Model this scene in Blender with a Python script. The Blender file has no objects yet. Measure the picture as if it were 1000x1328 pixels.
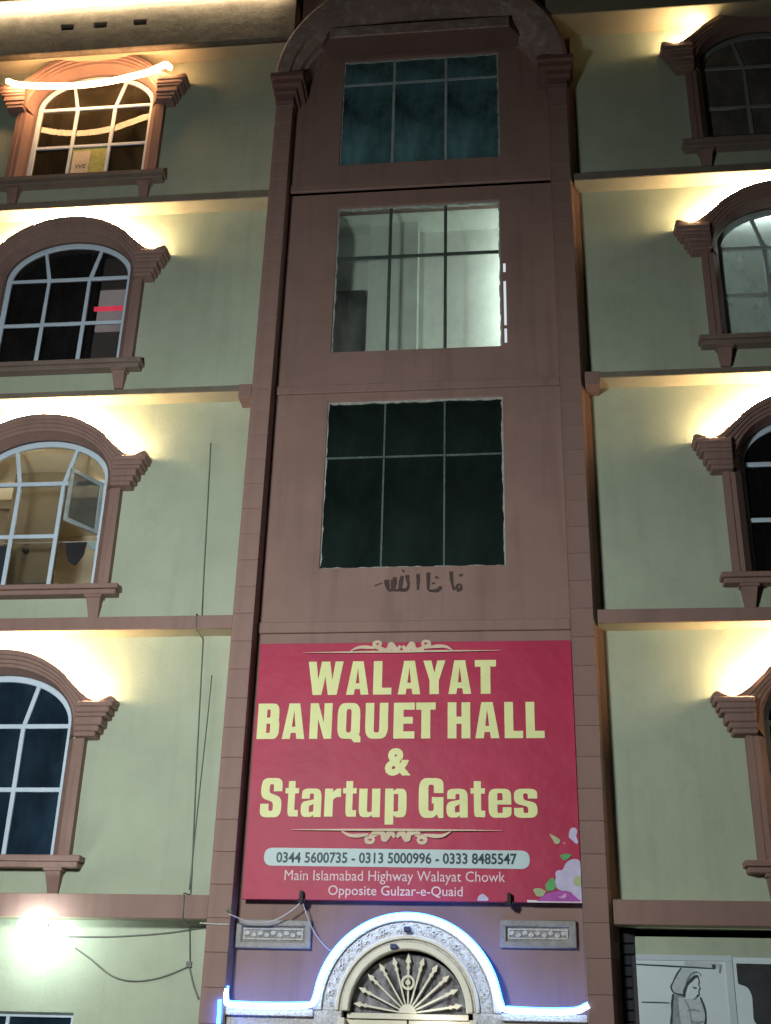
import bpy, bmesh, math, random
from mathutils import Vector, Matrix
random.seed(7)
scn = bpy.context.scene
COL = scn.collection
# ------------------------------------------------------------------ camera
cam_d = bpy.data.cameras.new('camera'); cam = bpy.data.objects.new('camera', cam_d); COL.objects.link(cam)
def cam_axes(pitch, yaw, roll):
    p, y, r = map(math.radians, (pitch, yaw, roll))
    f = Vector((math.sin(y)*math.cos(p), math.cos(y)*math.cos(p), math.sin(p)))
    r0 = Vector((math.cos(y), -math.sin(y), 0)); u0 = r0.cross(f)
    return math.cos(r)*r0+math.sin(r)*u0, -math.sin(r)*r0+math.cos(r)*u0, f
cr, cu, cf = cam_axes(25.358, -6.939, 1.598)
mt = Matrix((cr, cu, -cf)).transposed().to_4x4(); mt.translation = Vector((0, 0, 1.6))
cam.matrix_world = mt
cam_d.sensor_fit = 'HORIZONTAL'; cam_d.sensor_width = 36; cam_d.lens = 36*1.56
cam_d.clip_start = .1; cam_d.clip_end = 500
scn.camera = cam
# ------------------------------------------------------------------ night sky
w = bpy.data.worlds.new("World"); scn.world = w; w.use_nodes = True
nt = w.node_tree; bg = nt.nodes['Background']
sky = nt.nodes.new('ShaderNodeTexSky'); sky.sky_type = 'NISHITA'; sky.sun_disc = False
sky.sun_elevation = math.radians(-4); sky.sun_rotation = math.radians(160)
nt.links.new(sky.outputs[0], bg.inputs[0]); bg.inputs[1].default_value = 0.10
scn.view_settings.view_transform = 'Standard'; scn.view_settings.look = 'None'
scn.view_settings.gamma = 1; scn.view_settings.exposure = 0
# light of an assumed floodlight out of view (its post is built further down)
ASSUMED_LAMP = Vector((-4.1, 4.6, 5.4))
ld = bpy.data.lights.new('assumed_flood_light', 'SPOT'); ld.energy = 2900; ld.color = (.95, 1.0, .96)
ld.shadow_soft_size = .5; ld.spot_size = math.radians(158); ld.spot_blend = 1
lo = bpy.data.objects.new('assumed_flood_light', ld); COL.objects.link(lo); lo.location = ASSUMED_LAMP
lo.rotation_euler = (Vector((-4.3, 13.5, 4.0))-ASSUMED_LAMP).to_track_quat('-Z', 'Y').to_euler()

# ------------------------------------------------------------------ materials
MATS = {}
def nodes(name):
    m = bpy.data.materials.new(name); m.use_nodes = True
    n = m.node_tree.nodes; n.clear()
    o = n.new('ShaderNodeOutputMaterial'); MATS[name] = m
    return m, n, m.node_tree.links, o
def paint(name, c, rough=.75, var=.12, scale=1.5, bump=.15, bscale=60, dirt=.0, dirtc=(.08, .07, .06), metallic=0, stain=0, spec=.3, dth=(.52, .78)):
    m, n, l, o = nodes(name)
    b = n.new('ShaderNodeBsdfPrincipled'); b.inputs['Roughness'].default_value = rough
    b.inputs['Metallic'].default_value = metallic; b.inputs['Specular IOR Level'].default_value = spec
    tc = n.new('ShaderNodeTexCoord')
    nz = n.new('ShaderNodeTexNoise'); nz.inputs['Scale'].default_value = scale; nz.inputs['Detail'].default_value = 8
    nz.inputs['Roughness'].default_value = .62
    l.new(tc.outputs['Object'], nz.inputs['Vector'])
    rp = n.new('ShaderNodeValToRGB'); rp.color_ramp.elements[0].position = .3; rp.color_ramp.elements[1].position = .7
    rp.color_ramp.elements[0].color = (*[x*(1-var) for x in c], 1); rp.color_ramp.elements[1].color = (*[min(1, x*(1+var)) for x in c], 1)
    l.new(nz.outputs[0], rp.inputs[0]); out = rp.outputs[0]
    if dirt:
        n2 = n.new('ShaderNodeTexNoise'); n2.inputs['Scale'].default_value = scale*2.7; n2.inputs['Detail'].default_value = 10
        n2.inputs['Roughness'].default_value = .75
        l.new(tc.outputs['Object'], n2.inputs['Vector'])
        r2 = n.new('ShaderNodeValToRGB'); r2.color_ramp.elements[0].position, r2.color_ramp.elements[1].position = dth
        r2.color_ramp.elements[0].color = (0, 0, 0, 1); r2.color_ramp.elements[1].color = (dirt, dirt, dirt, 1)
        l.new(n2.outputs[0], r2.inputs[0])
        mx = n.new('ShaderNodeMixRGB'); l.new(r2.outputs[0], mx.inputs[0]); l.new(out, mx.inputs[1]); mx.inputs[2].default_value = (*dirtc, 1)
        out = mx.outputs[0]
    if stain:   # vertical rain streaks
        mp = n.new('ShaderNodeMapping'); mp.inputs['Scale'].default_value = (5, 5, .35); l.new(tc.outputs['Object'], mp.inputs[0])
        n3 = n.new('ShaderNodeTexNoise'); n3.inputs['Scale'].default_value = 1.6; n3.inputs['Detail'].default_value = 7; l.new(mp.outputs[0], n3.inputs['Vector'])
        r3 = n.new('ShaderNodeValToRGB'); r3.color_ramp.elements[0].position = .5; r3.color_ramp.elements[1].position = .8
        r3.color_ramp.elements[0].color = (0, 0, 0, 1); r3.color_ramp.elements[1].color = (stain, stain, stain, 1); l.new(n3.outputs[0], r3.inputs[0])
        mx = n.new('ShaderNodeMixRGB'); l.new(r3.outputs[0], mx.inputs[0]); l.new(out, mx.inputs[1]); mx.inputs[2].default_value = (*[x*.45 for x in c], 1)
        out = mx.outputs[0]
    l.new(out, b.inputs['Base Color'])
    if bump:
        nb = n.new('ShaderNodeTexNoise'); nb.inputs['Scale'].default_value = bscale; nb.inputs['Detail'].default_value = 4
        l.new(tc.outputs['Object'], nb.inputs['Vector'])
        nb2 = n.new('ShaderNodeTexNoise'); nb2.inputs['Scale'].default_value = 3; nb2.inputs['Detail'].default_value = 3
        l.new(tc.outputs['Object'], nb2.inputs['Vector'])
        ad = n.new('ShaderNodeMath'); ad.operation = 'MULTIPLY_ADD'; l.new(nb2.outputs[0], ad.inputs[0]); ad.inputs[1].default_value = 3; l.new(nb.outputs[0], ad.inputs[2])
        bp = n.new('ShaderNodeBump'); bp.inputs['Strength'].default_value = bump; bp.inputs['Distance'].default_value = .012
        l.new(ad.outputs[0], bp.inputs['Height']); l.new(bp.outputs[0], b.inputs['Normal'])
    l.new(b.outputs[0], o.inputs[0]); return m
def emit(name, c, s):
    m, n, l, o = nodes(name); e = n.new('ShaderNodeEmission'); e.inputs[0].default_value = (*c, 1); e.inputs[1].default_value = s
    l.new(e.outputs[0], o.inputs[0]); return m
def glass(name, tint=(.55, .6, .6), dust=(.25, .3, .3), dlo=.02, dhi=.25, refl=1.0, rough=.03, scale=2.0, trans=False):
    m, n, l, o = nodes(name)
    tr = n.new('ShaderNodeBsdfTransparent'); tr.inputs[0].default_value = (*tint, 1)
    gl = n.new('ShaderNodeBsdfGlossy'); gl.inputs['Roughness'].default_value = rough
    fr = n.new('ShaderNodeFresnel'); fr.inputs[0].default_value = 1.5
    mu = n.new('ShaderNodeMath'); mu.operation = 'MULTIPLY'; l.new(fr.outputs[0], mu.inputs[0]); mu.inputs[1].default_value = refl
    m1 = n.new('ShaderNodeMixShader'); l.new(mu.outputs[0], m1.inputs[0]); l.new(tr.outputs[0], m1.inputs[1]); l.new(gl.outputs[0], m1.inputs[2])
    df = n.new('ShaderNodeBsdfTranslucent' if trans else 'ShaderNodeBsdfDiffuse'); df.inputs[0].default_value = (*dust, 1)
    tc = n.new('ShaderNodeTexCoord'); mp = n.new('ShaderNodeMapping'); mp.inputs['Scale'].default_value = (1, 1, .5); l.new(tc.outputs['Object'], mp.inputs[0])
    nz = n.new('ShaderNodeTexNoise'); nz.inputs['Scale'].default_value = scale; nz.inputs['Detail'].default_value = 8; nz.inputs['Roughness'].default_value = .65
    l.new(mp.outputs[0], nz.inputs['Vector'])
    mr = n.new('ShaderNodeMapRange'); mr.inputs[1].default_value = .35; mr.inputs[2].default_value = .7; mr.inputs[3].default_value = dlo; mr.inputs[4].default_value = dhi
    l.new(nz.outputs[0], mr.inputs[0])
    m2 = n.new('ShaderNodeMixShader'); l.new(mr.outputs[0], m2.inputs[0]); l.new(m1.outputs[0], m2.inputs[1]); l.new(df.outputs[0], m2.inputs[2])
    l.new(m2.outputs[0], o.inputs[0]); return m
GREEN = paint('sage_wall_paint', (.385, .435, .335), .82, .09, .9, .28, 45, dirt=.35, dirtc=(.27, .27, .21), stain=.17)
PINK = paint('dusty_pink_paint', (.262, .165, .143), .66, .10, 1.3, .2, 50, dirt=.35, dirtc=(.19, .13, .11), stain=.34)
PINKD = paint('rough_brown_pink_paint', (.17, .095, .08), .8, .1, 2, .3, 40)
PINKW = paint('worn_pink_paint', (.31, .21, .18), .7, .12, 2.2, .35, 30, dirt=.7, dirtc=(.46, .43, .40), dth=(.50, .64))
CONC = paint('weathered_cornice_paint', (.17, .15, .125), .85, .22, 2.2, .5, 25, dirt=.6, dirtc=(.08, .07, .055), dth=(.45, .66))
FRAMEW = paint('pale_blue_white_frame_paint', (.55, .66, .78), .45, .05, 6, 0)
FRAMEG = paint('dull_aluminium_frame', (.30, .37, .38), .5, .2, 8, .1, dirt=.4, dirtc=(.5, .52, .5))
FRAMED = paint('dark_green_steel_frame', (.06, .08, .07), .5, .2, 8, 0)
PUTTY = paint('chipped_putty_edge', (.33, .35, .33), .9, .3, 14, .4, 30, dirt=.8, dirtc=(.12, .1, .09))
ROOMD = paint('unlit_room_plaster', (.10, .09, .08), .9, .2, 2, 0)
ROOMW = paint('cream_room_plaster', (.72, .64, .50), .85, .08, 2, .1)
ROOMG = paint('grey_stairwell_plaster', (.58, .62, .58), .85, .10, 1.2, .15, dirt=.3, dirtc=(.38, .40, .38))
MARB = paint('carved_white_stone', (.58, .56, .55), .5, .3, 30, 1.0, 60, dirt=.9, dirtc=(.16, .15, .17))
MARBS = paint('smooth_cream_stone', (.74, .70, .58), .4, .08, 6, .1)
BLACK = paint('black_rubber', (.015, .015, .015), .6, .1, 5, 0)
CABLE = paint('grey_cable_sheath', (.16, .17, .155), .6, .1, 5, 0)
CABLEW = paint('white_cable_sheath', (.55, .52, .5), .6, .1, 5, 0)
WARM = emit('warm_led', (1, .71, .38), 330)
WARMH = emit('warm_led_bright', (1, .52, .22), 55)
BLUE = emit('blue_white_led', (.42, .62, 1), 9)
BLUED = emit('added_blue_glow', (.02, .14, 1), 28)
FLOOD = emit('white_flood_led', (.86, 1, .95), 34)
TUBE = emit('assumed_room_tube', (.9, 1, .94), 8)

# ------------------------------------------------------------------ object helpers
def obj(name, me, mat=None, parent=None, loc=None):
    o = bpy.data.objects.new(name, me); COL.objects.link(o)
    if mat is not None and not me.materials: me.materials.append(mat)
    if parent: o.parent = parent
    if loc: o.location = loc
    return o
def thing(name, label, cat, loc=(0, 0, 0), group=None):
    o = bpy.data.objects.new(name, None); COL.objects.link(o); o.location = loc; o.empty_display_size = .1
    return tag(o, label, cat, group)
def tag(o, label, cat, group=None):
    o['label'] = label; o['category'] = cat
    if group: o['group'] = group
    return o
def struct(o, label=None):
    o['kind'] = 'structure'
    if label: o['label'] = label
    return o
def mesh_bm(bm, smooth=False):
    me = bpy.data.meshes.new('m'); bmesh.ops.recalc_face_normals(bm, faces=bm.faces); bm.to_mesh(me); bm.free()
    if smooth:
        for p in me.polygons: p.use_smooth = True
    return me
def bx(bm, x0, x1, y0, y1, z0, z1, bev=0):
    r = bmesh.ops.create_cube(bm, size=1)
    for v in r['verts']:
        v.co = Vector(((x0+x1)/2+v.co.x*(x1-x0), (y0+y1)/2+v.co.y*(y1-y0), (z0+z1)/2+v.co.z*(z1-z0)))
    if bev:
        es = list({e for v in r['verts'] for e in v.link_edges})
        bmesh.ops.bevel(bm, geom=es, offset=bev, segments=1, affect='EDGES')
def box_me(x0, x1, y0, y1, z0, z1, bev=0):
    bm = bmesh.new(); bx(bm, x0, x1, y0, y1, z0, z1, bev); return mesh_bm(bm)
def box(name, x0, x1, y0, y1, z0, z1, mat, parent=None, bev=0):
    return obj(name, box_me(x0, x1, y0, y1, z0, z1, bev), mat, parent)
def fill_me(loops, y0, y1=None, bev=0):
    """loops of (x,z) filled even-odd; flat sheet at y0, or extruded from front y0 to back y1"""
    c = bpy.data.curves.new('c', 'CURVE'); c.dimensions = '2D'; c.fill_mode = 'BOTH'
    for lp in loops:
        s = c.splines.new('POLY'); s.points.add(len(lp)-1)
        for i, p in enumerate(lp): s.points[i].co = (p[0], p[1], 0, 1)
        s.use_cyclic_u = True
    if y1 is not None:
        c.extrude = (y1-y0)/2-bev; c.bevel_depth = bev; c.bevel_resolution = 0
        if bev: c.offset = -bev
    o = bpy.data.objects.new('tmp', c)
    me = bpy.data.meshes.new_from_object(o)
    ym = y0 if y1 is None else (y0+y1)/2
    for v in me.vertices: v.co = (v.co.x, ym-v.co.z, v.co.y)
    bm = bmesh.new(); bm.from_mesh(me)
    if y1 is not None:
        bmesh.ops.remove_doubles(bm, verts=bm.verts, dist=1e-5); bmesh.ops.recalc_face_normals(bm, faces=bm.faces)
    else:
        for f in bm.faces:
            if f.normal.y > 0: f.normal_flip()
    bm.to_mesh(me); bm.free()
    bpy.data.objects.remove(o); bpy.data.curves.remove(c)
    return me
def tube_me(pts, r, sides=8, sub=0):
    pts = [Vector(p) for p in pts]
    if sub:
        q = []
        for i in range(len(pts)-1):
            p0 = pts[max(i-1, 0)]; p1 = pts[i]; p2 = pts[i+1]; p3 = pts[min(i+2, len(pts)-1)]
            for k in range(sub):
                t = k/sub
                q.append(.5*((2*p1)+(p2-p0)*t+(2*p0-5*p1+4*p2-p3)*t*t+(3*p1-p0-3*p2+p3)*t**3))
        q.append(pts[-1]); pts = q
    bm = bmesh.new(); rings = []
    for i, p in enumerate(pts):
        d = (pts[min(i+1, len(pts)-1)]-pts[max(i-1, 0)]).normalized()
        a = d.cross(Vector((0, 1, 0)));
        if a.length < .05: a = d.cross(Vector((0, 0, 1)))
        a.normalize(); b = d.cross(a)
        rr = r[i*len(r)//len(pts)] if isinstance(r, (list, tuple)) else r
        rings.append([bm.verts.new(p+rr*(math.cos(t)*a+math.sin(t)*b)) for t in [2*math.pi*k/sides for k in range(sides)]])
    for i in range(len(rings)-1):
        for k in range(sides):
            bm.faces.new((rings[i][k], rings[i][(k+1) % sides], rings[i+1][(k+1) % sides], rings[i+1][k]))
    bm.faces.new(rings[0]); bm.faces.new(rings[-1])
    return mesh_bm(bm, True)
def tube(name, pts, r, mat, parent=None, sides=8, sub=0): return obj(name, tube_me(pts, r, sides, sub), mat, parent)
def ell(cx, cz, a, b, t0=0, t1=180, n=40):
    return [(cx+a*math.cos(math.radians(t0+(t1-t0)*i/n)), cz+b*math.sin(math.radians(t0+(t1-t0)*i/n))) for i in range(n+1)]
def loft_me(inner, outer, prof, yback):
    """moulding between two (x,z) curves; prof = [(s, y)...] across from inner to outer"""
    bm = bmesh.new(); rows = []
    pr = [(prof[0][0], yback)]+prof+[(prof[-1][0], yback)]
    for (a, b) in zip(inner, outer):
        rows.append([bm.verts.new((a[0]+(b[0]-a[0])*s, y, a[1]+(b[1]-a[1])*s)) for s, y in pr])
    for i in range(len(rows)-1):
        for k in range(len(pr)-1):
            bm.faces.new((rows[i][k], rows[i+1][k], rows[i+1][k+1], rows[i][k+1]))
    bm.faces.new(rows[0]); bm.faces.new(rows[-1])
    return mesh_bm(bm)
def rpoly(pts, box4=(0, 0, 1, 1), n=5):
    """polygon with rounded corners (x, y[, r]) mapped into box x0,z0,x1,z1"""
    out = []; N = len(pts)
    for i, p in enumerate(pts):
        P = Vector(p[:2])
        if len(p) < 3: out.append(P); continue
        A = Vector(pts[i-1][:2]); B = Vector(pts[(i+1) % N][:2])
        ra = min(p[2], (A-P).length*.49); rb = min(p[2], (B-P).length*.49)
        a = P+(A-P).normalized()*ra; b = P+(B-P).normalized()*rb
        for k in range(n+1):
            t = k/n; out.append(a*(1-t)**2+P*2*t*(1-t)+b*t*t)
    x0, z0, x1, z1 = box4
    return [(x0+v.x*(x1-x0), z0+v.y*(z1-z0)) for v in out]
def text_me(s, x0, x1, z0, z1, y, off=.02, ref=None):
    c = bpy.data.curves.new('t', 'FONT'); c.body = s; c.offset = off; c.fill_mode = 'FRONT'; c.resolution_u = 3
    o = bpy.data.objects.new('t', c); me = bpy.data.meshes.new_from_object(o)
    xs = [v.co.x for v in me.vertices]; ys = [v.co.y for v in me.vertices]
    ax, bx_, ay, by = min(xs), max(xs), min(ys), max(ys)
    for v in me.vertices:
        v.co = (x0+(v.co.x-ax)/(bx_-ax)*(x1-x0), y, z0+(v.co.y-ay)/(by-ay)*(z1-z0))
    bm = bmesh.new(); bm.from_mesh(me)
    for f in bm.faces:
        f.normal_update()
        if f.normal.y > 0: f.normal_flip()
    bm.to_mesh(me); bm.free(); bpy.data.objects.remove(o); bpy.data.curves.remove(c)
    return me

# ------------------------------------------------------------------ key dimensions (metres, camera at x=0 y=0)
W = 13.70                 # wing wall plane
T = 13.40                 # pilaster and ledge fronts
TX0, TX1 = -3.46, .85     # tower edges
ZW = [3.84, 7.16, 10.50, 13.81]     # sill tops
CL = [-6.36, -6.33, -6.42, -6.45]   # window centres left, bottom to top
CR = [3.66, 3.72, 3.75, 3.80]
# ------------------------------------------------------------------ ground, street
m = paint('asphalt', (.05, .05, .05), .9, .2, 3, .4, 60)
struct(obj('ground', fill_me([[(-1, -1), (1, -1), (1, 1), (-1, 1)]], 0), m))
g = bpy.data.objects['ground']; g.scale = (150, 1, 150); g.rotation_euler = (math.radians(-90), 0, 0); g.location = (0, 0, 0)
struct(box('pavement', -12, 9, 10.6, 13.39, 0, .14, paint('pavement_concrete', (.25, .24, .22), .9, .15, 3, .3)))

# ------------------------------------------------------------------ wings
OLS = paint('shaded_pink_sill_paint', (.21, .16, .135), .8, .15, 3, .3, 40, dirt=.4, dirtc=(.12, .1, .08))  # darker pink: the poor light on the upper sills put into the colour
CRE = paint('cream_soffit_paint', (.40, .37, .27), .8, .1, 2, .15, 40)
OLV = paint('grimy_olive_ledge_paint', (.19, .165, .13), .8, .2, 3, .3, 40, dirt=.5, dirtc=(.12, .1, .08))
def opening(cx, zb, n=40):
    sp = zb+1.57
    return [(cx-.975, zb-.04), (cx+.975, zb-.04)]+ell(cx, sp, .975, .665, 0, 180, n)
for side, x0, x1, cs in (('left', -9.6, -3.455, CL), ('right', .965, 6.6, CR)):
    t = thing('wing_wall', {'left': 'pale sage green plaster wall with cables, left of the pink tower',
              'right': 'sage green plaster wall on the right of the pink tower'}[side], 'wall', ((x0+x1)/2, W, 0))
    t.location = (0, 0, 0)
    lim = [3.16, 6.51, 9.86, 13.10, 16.15]
    for k in range(4):
        obj('storey_wall', fill_me([[(x0, lim[k]), (x1, lim[k]), (x1, lim[k+1]), (x0, lim[k+1])], opening(cs[k], ZW[k])], W, W+.25), GREEN, t)
    if side == 'left':
        obj('storey_wall', fill_me([[(x0, 0), (x1, 0), (x1, 3.16), (x0, 3.16)], [(-6.6, .9), (-4.93, .9), (-4.93, 2.2), (-6.6, 2.2)]], W, W+.25), GREEN, t)
    else:
        obj('storey_wall', fill_me([[(1.13, 2.6), (x1, 2.6), (x1, 3.06), (1.13, 3.06)]], 13.62, W+.25), GREEN, t)
        box('storey_wall', 1.13, x1, 13.72, W+.25, 0, 2.6, GREEN, t)
    # ledges
    lz = [(3.155, 3.405), (6.50, 6.67), (9.84, 9.925), (13.085, 13.205)]
    xa, xb = (x0, TX0-.002) if side == 'left' else (TX1+.055, x1)
    for k, (a, b) in enumerate(lz):
        l = thing('ledge', ['wide pink band above the ground floor', 'pink ledge above the first arched window', 'thin weathered ledge with a thicker end block at the tower', 'thin ledge under the top storey window'][k]+(', left wing' if side == 'left' else ', right wing'), 'ledge', (0, 0, 0), 'floor ledges across the wings')
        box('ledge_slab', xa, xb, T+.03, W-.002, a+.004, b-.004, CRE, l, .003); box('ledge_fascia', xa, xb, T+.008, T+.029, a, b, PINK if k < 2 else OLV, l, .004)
        if k == 2:
            if side == 'left': box('end_block', -3.64, TX0-.004, T+.004, W-.004, 9.735, 9.935, PINK, l, .005)
            else: box('end_block', TX1+.053, 1.09, T+.004, W-.004, 9.735, 9.935, PINK, l, .005)
        if k == 0 and side == 'left':
            pass
# cornices
c = thing('roof_cornice', 'weathered grey cornice with three small slots and a light line above it', 'cornice')
hl = [[(-9.6, 16.1), (-3.25, 16.1), (-3.25, 17.0), (-9.6, 17.0)]]
for a in (-7.04, -6.50, -5.85): hl.append([(a, 16.56), (a+.22, 16.56), (a+.22, 16.68), (a, 16.69)])
obj('cornice_face', fill_me(hl, 13.30, 13.42), CONC, c)
box('cornice_body', -9.6, -3.25, 13.42, 13.95, 16.101, 16.99, CRE, c)
box('coping', -9.6, -3.25, 13.12, 13.95, 17.10, 17.32, CONC, c, .01)
box('coping_bed', -9.6, -3.25, 13.34, 13.95, 17.0, 17.10, CONC, c)
c = thing('roof_cornice', 'smooth olive cornice above the right wing', 'cornice')
CORN = paint('olive_cornice_paint', (.30, .27, .19), .8, .1, 1.2, .15, 45, dirt=.3, dirtc=(.2, .18, .12))
box('cornice_face', .6, 6.6, 13.24, 13.95, 16.1, 17.2, CORN, c, .01)
box('coping', .6, 6.6, 13.1, 13.95, 17.2, 17.4, CORN, c, .01)

# ------------------------------------------------------------------ tower
FX0, FX1 = -3.20, .59
win = [(-2.49, -.16, 7.38, 9.80), (-2.49, -.15, 10.57, 13.06), (-2.50, -.13, 13.79, 15.87)]
tw = thing('stair_tower', 'tall dusty pink tower with jointed pilasters and an arched top', 'tower')
rect = lambda a, b, c_, d: [(a, c_), (b, c_), (b, d), (a, d)]
door_hole = [(-2.08, -.02), (-.47, -.02), (-.47, 2.27)]+ell(-1.275, 2.27, .805, .80, 0, 180, 30)+[(-2.08, 2.27)]
obj('lower_wall', fill_me([rect(FX0-.01, FX1+.01, -.03, 6.52), door_hole], W, W+.25), PINK, tw)
obj('middle_wall', fill_me([rect(FX0-.01, FX1+.01, 6.52, 13.30), rect(*win[0]), rect(*win[1])], W, W+.2), PINK, tw)
obj('top_wall', fill_me([rect(FX0-.01, FX1+.01, 13.30, 17.3), rect(win[2][0], win[2][1], win[2][2], win[2][3])], W-.06, W+.2), PINK, tw)
for a, b in ((13.30, 13.43), (9.91, 10.03), (6.52, 6.66)):
    box('string_course', FX0+.0, FX1, W-.045 if a < 13 else W-.10, W, a, b, PINK, tw, .008)
# pilasters of jointed blocks
zz = 0.0; k = 0
hts = []
while zz < 14.80:
    hts.append((zz, min(zz+.352, 14.82))); zz += .352
def prism(plan, z0, z1, bev=.004):
    bm = bmesh.new(); A = [bm.verts.new((x, y, z0)) for x, y in plan]; B = [bm.verts.new((x, y, z1)) for x, y in plan]
    n = len(plan); bm.faces.new(A); bm.faces.new(B)
    for i in range(n): bm.faces.new((A[i], A[(i+1) % n], B[(i+1) % n], B[i]))
    if bev: bmesh.ops.bevel(bm, geom=list(bm.edges), offset=bev, segments=1, affect='EDGES')
    return mesh_bm(bm)
for sgn in (0, 1):
    core = [(TX0+.01, T+.012), (FX0-.01, T+.012), (FX0-.01, 13.94), (TX0+.01, 13.94)] if sgn == 0 else [(FX1+.01, T+.012), (TX1-.01, T+.012), (.955, W+.05), (.955, 13.94), (FX1+.01, 13.94)]
    obj('pilaster_core', prism(core, 0, 15.1, 0), PINKD, tw)
    plan = [(TX0, T), (FX0, T), (FX0, 13.69), (TX0, 13.69)] if sgn == 0 else [(FX1, T), (TX1, T), (.965, 13.70), (FX1, 13.70)]
    me = prism(plan, 0, .3495); me.materials.append(PINK)
    for (a, b) in hts:
        jit = random.uniform(-.0015, .0015)
        o = obj('pilaster_block', me, PINK, tw, (0, jit, a))
# return between tower and right wing, missing light put into the brown
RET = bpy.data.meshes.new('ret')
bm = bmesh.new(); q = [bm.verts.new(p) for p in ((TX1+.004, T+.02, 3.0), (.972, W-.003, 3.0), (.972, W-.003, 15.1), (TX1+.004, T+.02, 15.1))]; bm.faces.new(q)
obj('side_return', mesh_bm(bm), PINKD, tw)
# capitals of the arch
for x0, x1 in ((-3.52, -3.02), (.44, .965)):
    bm = bmesh.new()
    xi0, xi1 = (x0+.06, x1-.16) if x0 < -1 else (x0+.14, x1-.1)
    bx(bm, xi0, xi1, 13.33, 13.66, 14.80, 14.93, .008)
    bx(bm, xi0-.02, xi1+.05, 13.27, 13.66, 14.93, 15.02, .008)
    bx(bm, x0+.02, x1-.03, 13.20, 13.66, 15.02, 15.11, .01)
    bx(bm, x0, x1, 13.14, 13.66, 15.11, 15.21, .01)
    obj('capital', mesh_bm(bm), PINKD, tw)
# big arch moulding
inn = ell(-1.29, 15.1, 1.80, 1.36, 0, 180, 64); out = ell(-1.29, 15.1, 2.17, 2.12, 0, 180, 64)
inn = [(inn[0][0], 15.2)]+[p for p in inn if p[1] > 15.2]+[(inn[-1][0], 15.2)]
out = [(out[0][0], 15.2)]+[p for p in out if p[1] > 15.2]+[(out[-1][0], 15.2)]
def resamp(c_, n):
    L = [0]
    for a, b in zip(c_, c_[1:]): L.append(L[-1]+math.dist(a, b))
    r = []
    for i in range(n+1):
        t = L[-1]*i/n; j = max(k for k in range(len(L)) if L[k] <= t+1e-9); j = min(j, len(c_)-2)
        u = (t-L[j])/(L[j+1]-L[j]); r.append((c_[j][0]+(c_[j+1][0]-c_[j][0])*u, c_[j][1]+(c_[j+1][1]-c_[j][1])*u))
    return r
obj('arch_moulding', loft_me(resamp(inn, 64), resamp(out, 64), [(0, 13.40), (.12, 13.38), (.14, 13.30), (.4, 13.24), (.42, 13.17), (.85, 13.12), (.87, 13.16), (1, 13.18)], 13.68), PINKW, tw)
# canopy slab over the top window
bm = bmesh.new()
A = [bm.verts.new(p) for p in ((-2.98, 13.59, 15.88), (-2.66, 13.2, 15.88), (.05, 13.2, 15.88), (.37, 13.59, 15.88))]
B = [bm.verts.new(v.co+Vector((0, 0, .18))) for v in A]; bm.faces.new(A); bm.faces.new(B)
for i in range(4): bm.faces.new((A[i], A[(i+1) % 4], B[(i+1) % 4], B[i]))
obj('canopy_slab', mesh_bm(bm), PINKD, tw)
box('canopy_fascia', -2.66, .05, 13.17, 13.199, 15.875, 16.065, PINKW, tw, .005)
box('tower_back', TX0+.01, .95, 13.96, 14.1, 13.2, 17.6, PINKD, tw)

# ------------------------------------------------------------------ rooms seen through the windows
def room(name, x0, x1, z0, z1, d, mat, y=13.96, floor=True):
    bm = bmesh.new()
    P = lambda x, yy, z: bm.verts.new((x, yy, z))
    a = [P(x0, y, z0), P(x1, y, z0), P(x1, y, z1), P(x0, y, z1)]; b = [P(x0, y+d, z0), P(x1, y+d, z0), P(x1, y+d, z1), P(x0, y+d, z1)]
    bm.faces.new(b)
    for i in range(4): bm.faces.new((a[i], a[(i+1) % 4], b[(i+1) % 4], b[i]))
    return struct(obj(name, mesh_bm(bm), mat))
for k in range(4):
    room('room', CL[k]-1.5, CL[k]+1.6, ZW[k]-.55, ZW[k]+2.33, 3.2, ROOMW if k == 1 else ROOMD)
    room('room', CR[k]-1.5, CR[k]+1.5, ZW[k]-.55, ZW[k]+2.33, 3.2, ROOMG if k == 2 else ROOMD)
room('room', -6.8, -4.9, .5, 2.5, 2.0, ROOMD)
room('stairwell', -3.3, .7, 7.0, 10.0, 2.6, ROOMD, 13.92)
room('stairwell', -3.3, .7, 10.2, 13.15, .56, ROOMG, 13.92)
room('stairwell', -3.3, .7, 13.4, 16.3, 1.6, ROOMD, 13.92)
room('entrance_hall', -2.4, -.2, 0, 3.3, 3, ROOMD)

# ------------------------------------------------------------------ arched windows
def clip_top(cx, sp, x0f, x1f, n=10):
    """upper light between two flaring bars: polygon (x0 bottom,x0 top) .. under the ellipse"""
    pass
GL = {
 'L0': glass('dark_blue_glass', (.25, .28, .32), (.03, .06, .10), .25, .7, .7, .05),
 'L1': glass('clear_glass', (.93, .93, .9), (.3, .3, .28), .0, .06, .4),
 'L2': glass('dark_clear_glass', (.5, .5, .5), (.06, .06, .06), .05, .3, .6),
 'L3': glass('smoky_glass', (.45, .42, .36), (.10, .09, .06), .1, .5, .8),
 'R0': glass('dark_blue_glass_right', (.3, .3, .35), (.04, .06, .09), .2, .6, .7),
 'R1': glass('black_glass', (.35, .35, .35), (.03, .03, .03), .1, .4, .5),
 'R2': glass('frosted_glass', (.85, .9, .9), (.5, .56, .56), .3, .6, .6, .2, 1.0),
 'R3': glass('dusty_brown_glass', (.4, .38, .3), (.24, .22, .18), .3, .8, .8),
}
SURR = resamp([(1.0, 0), (1.0, 1.4)], 1)
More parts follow.
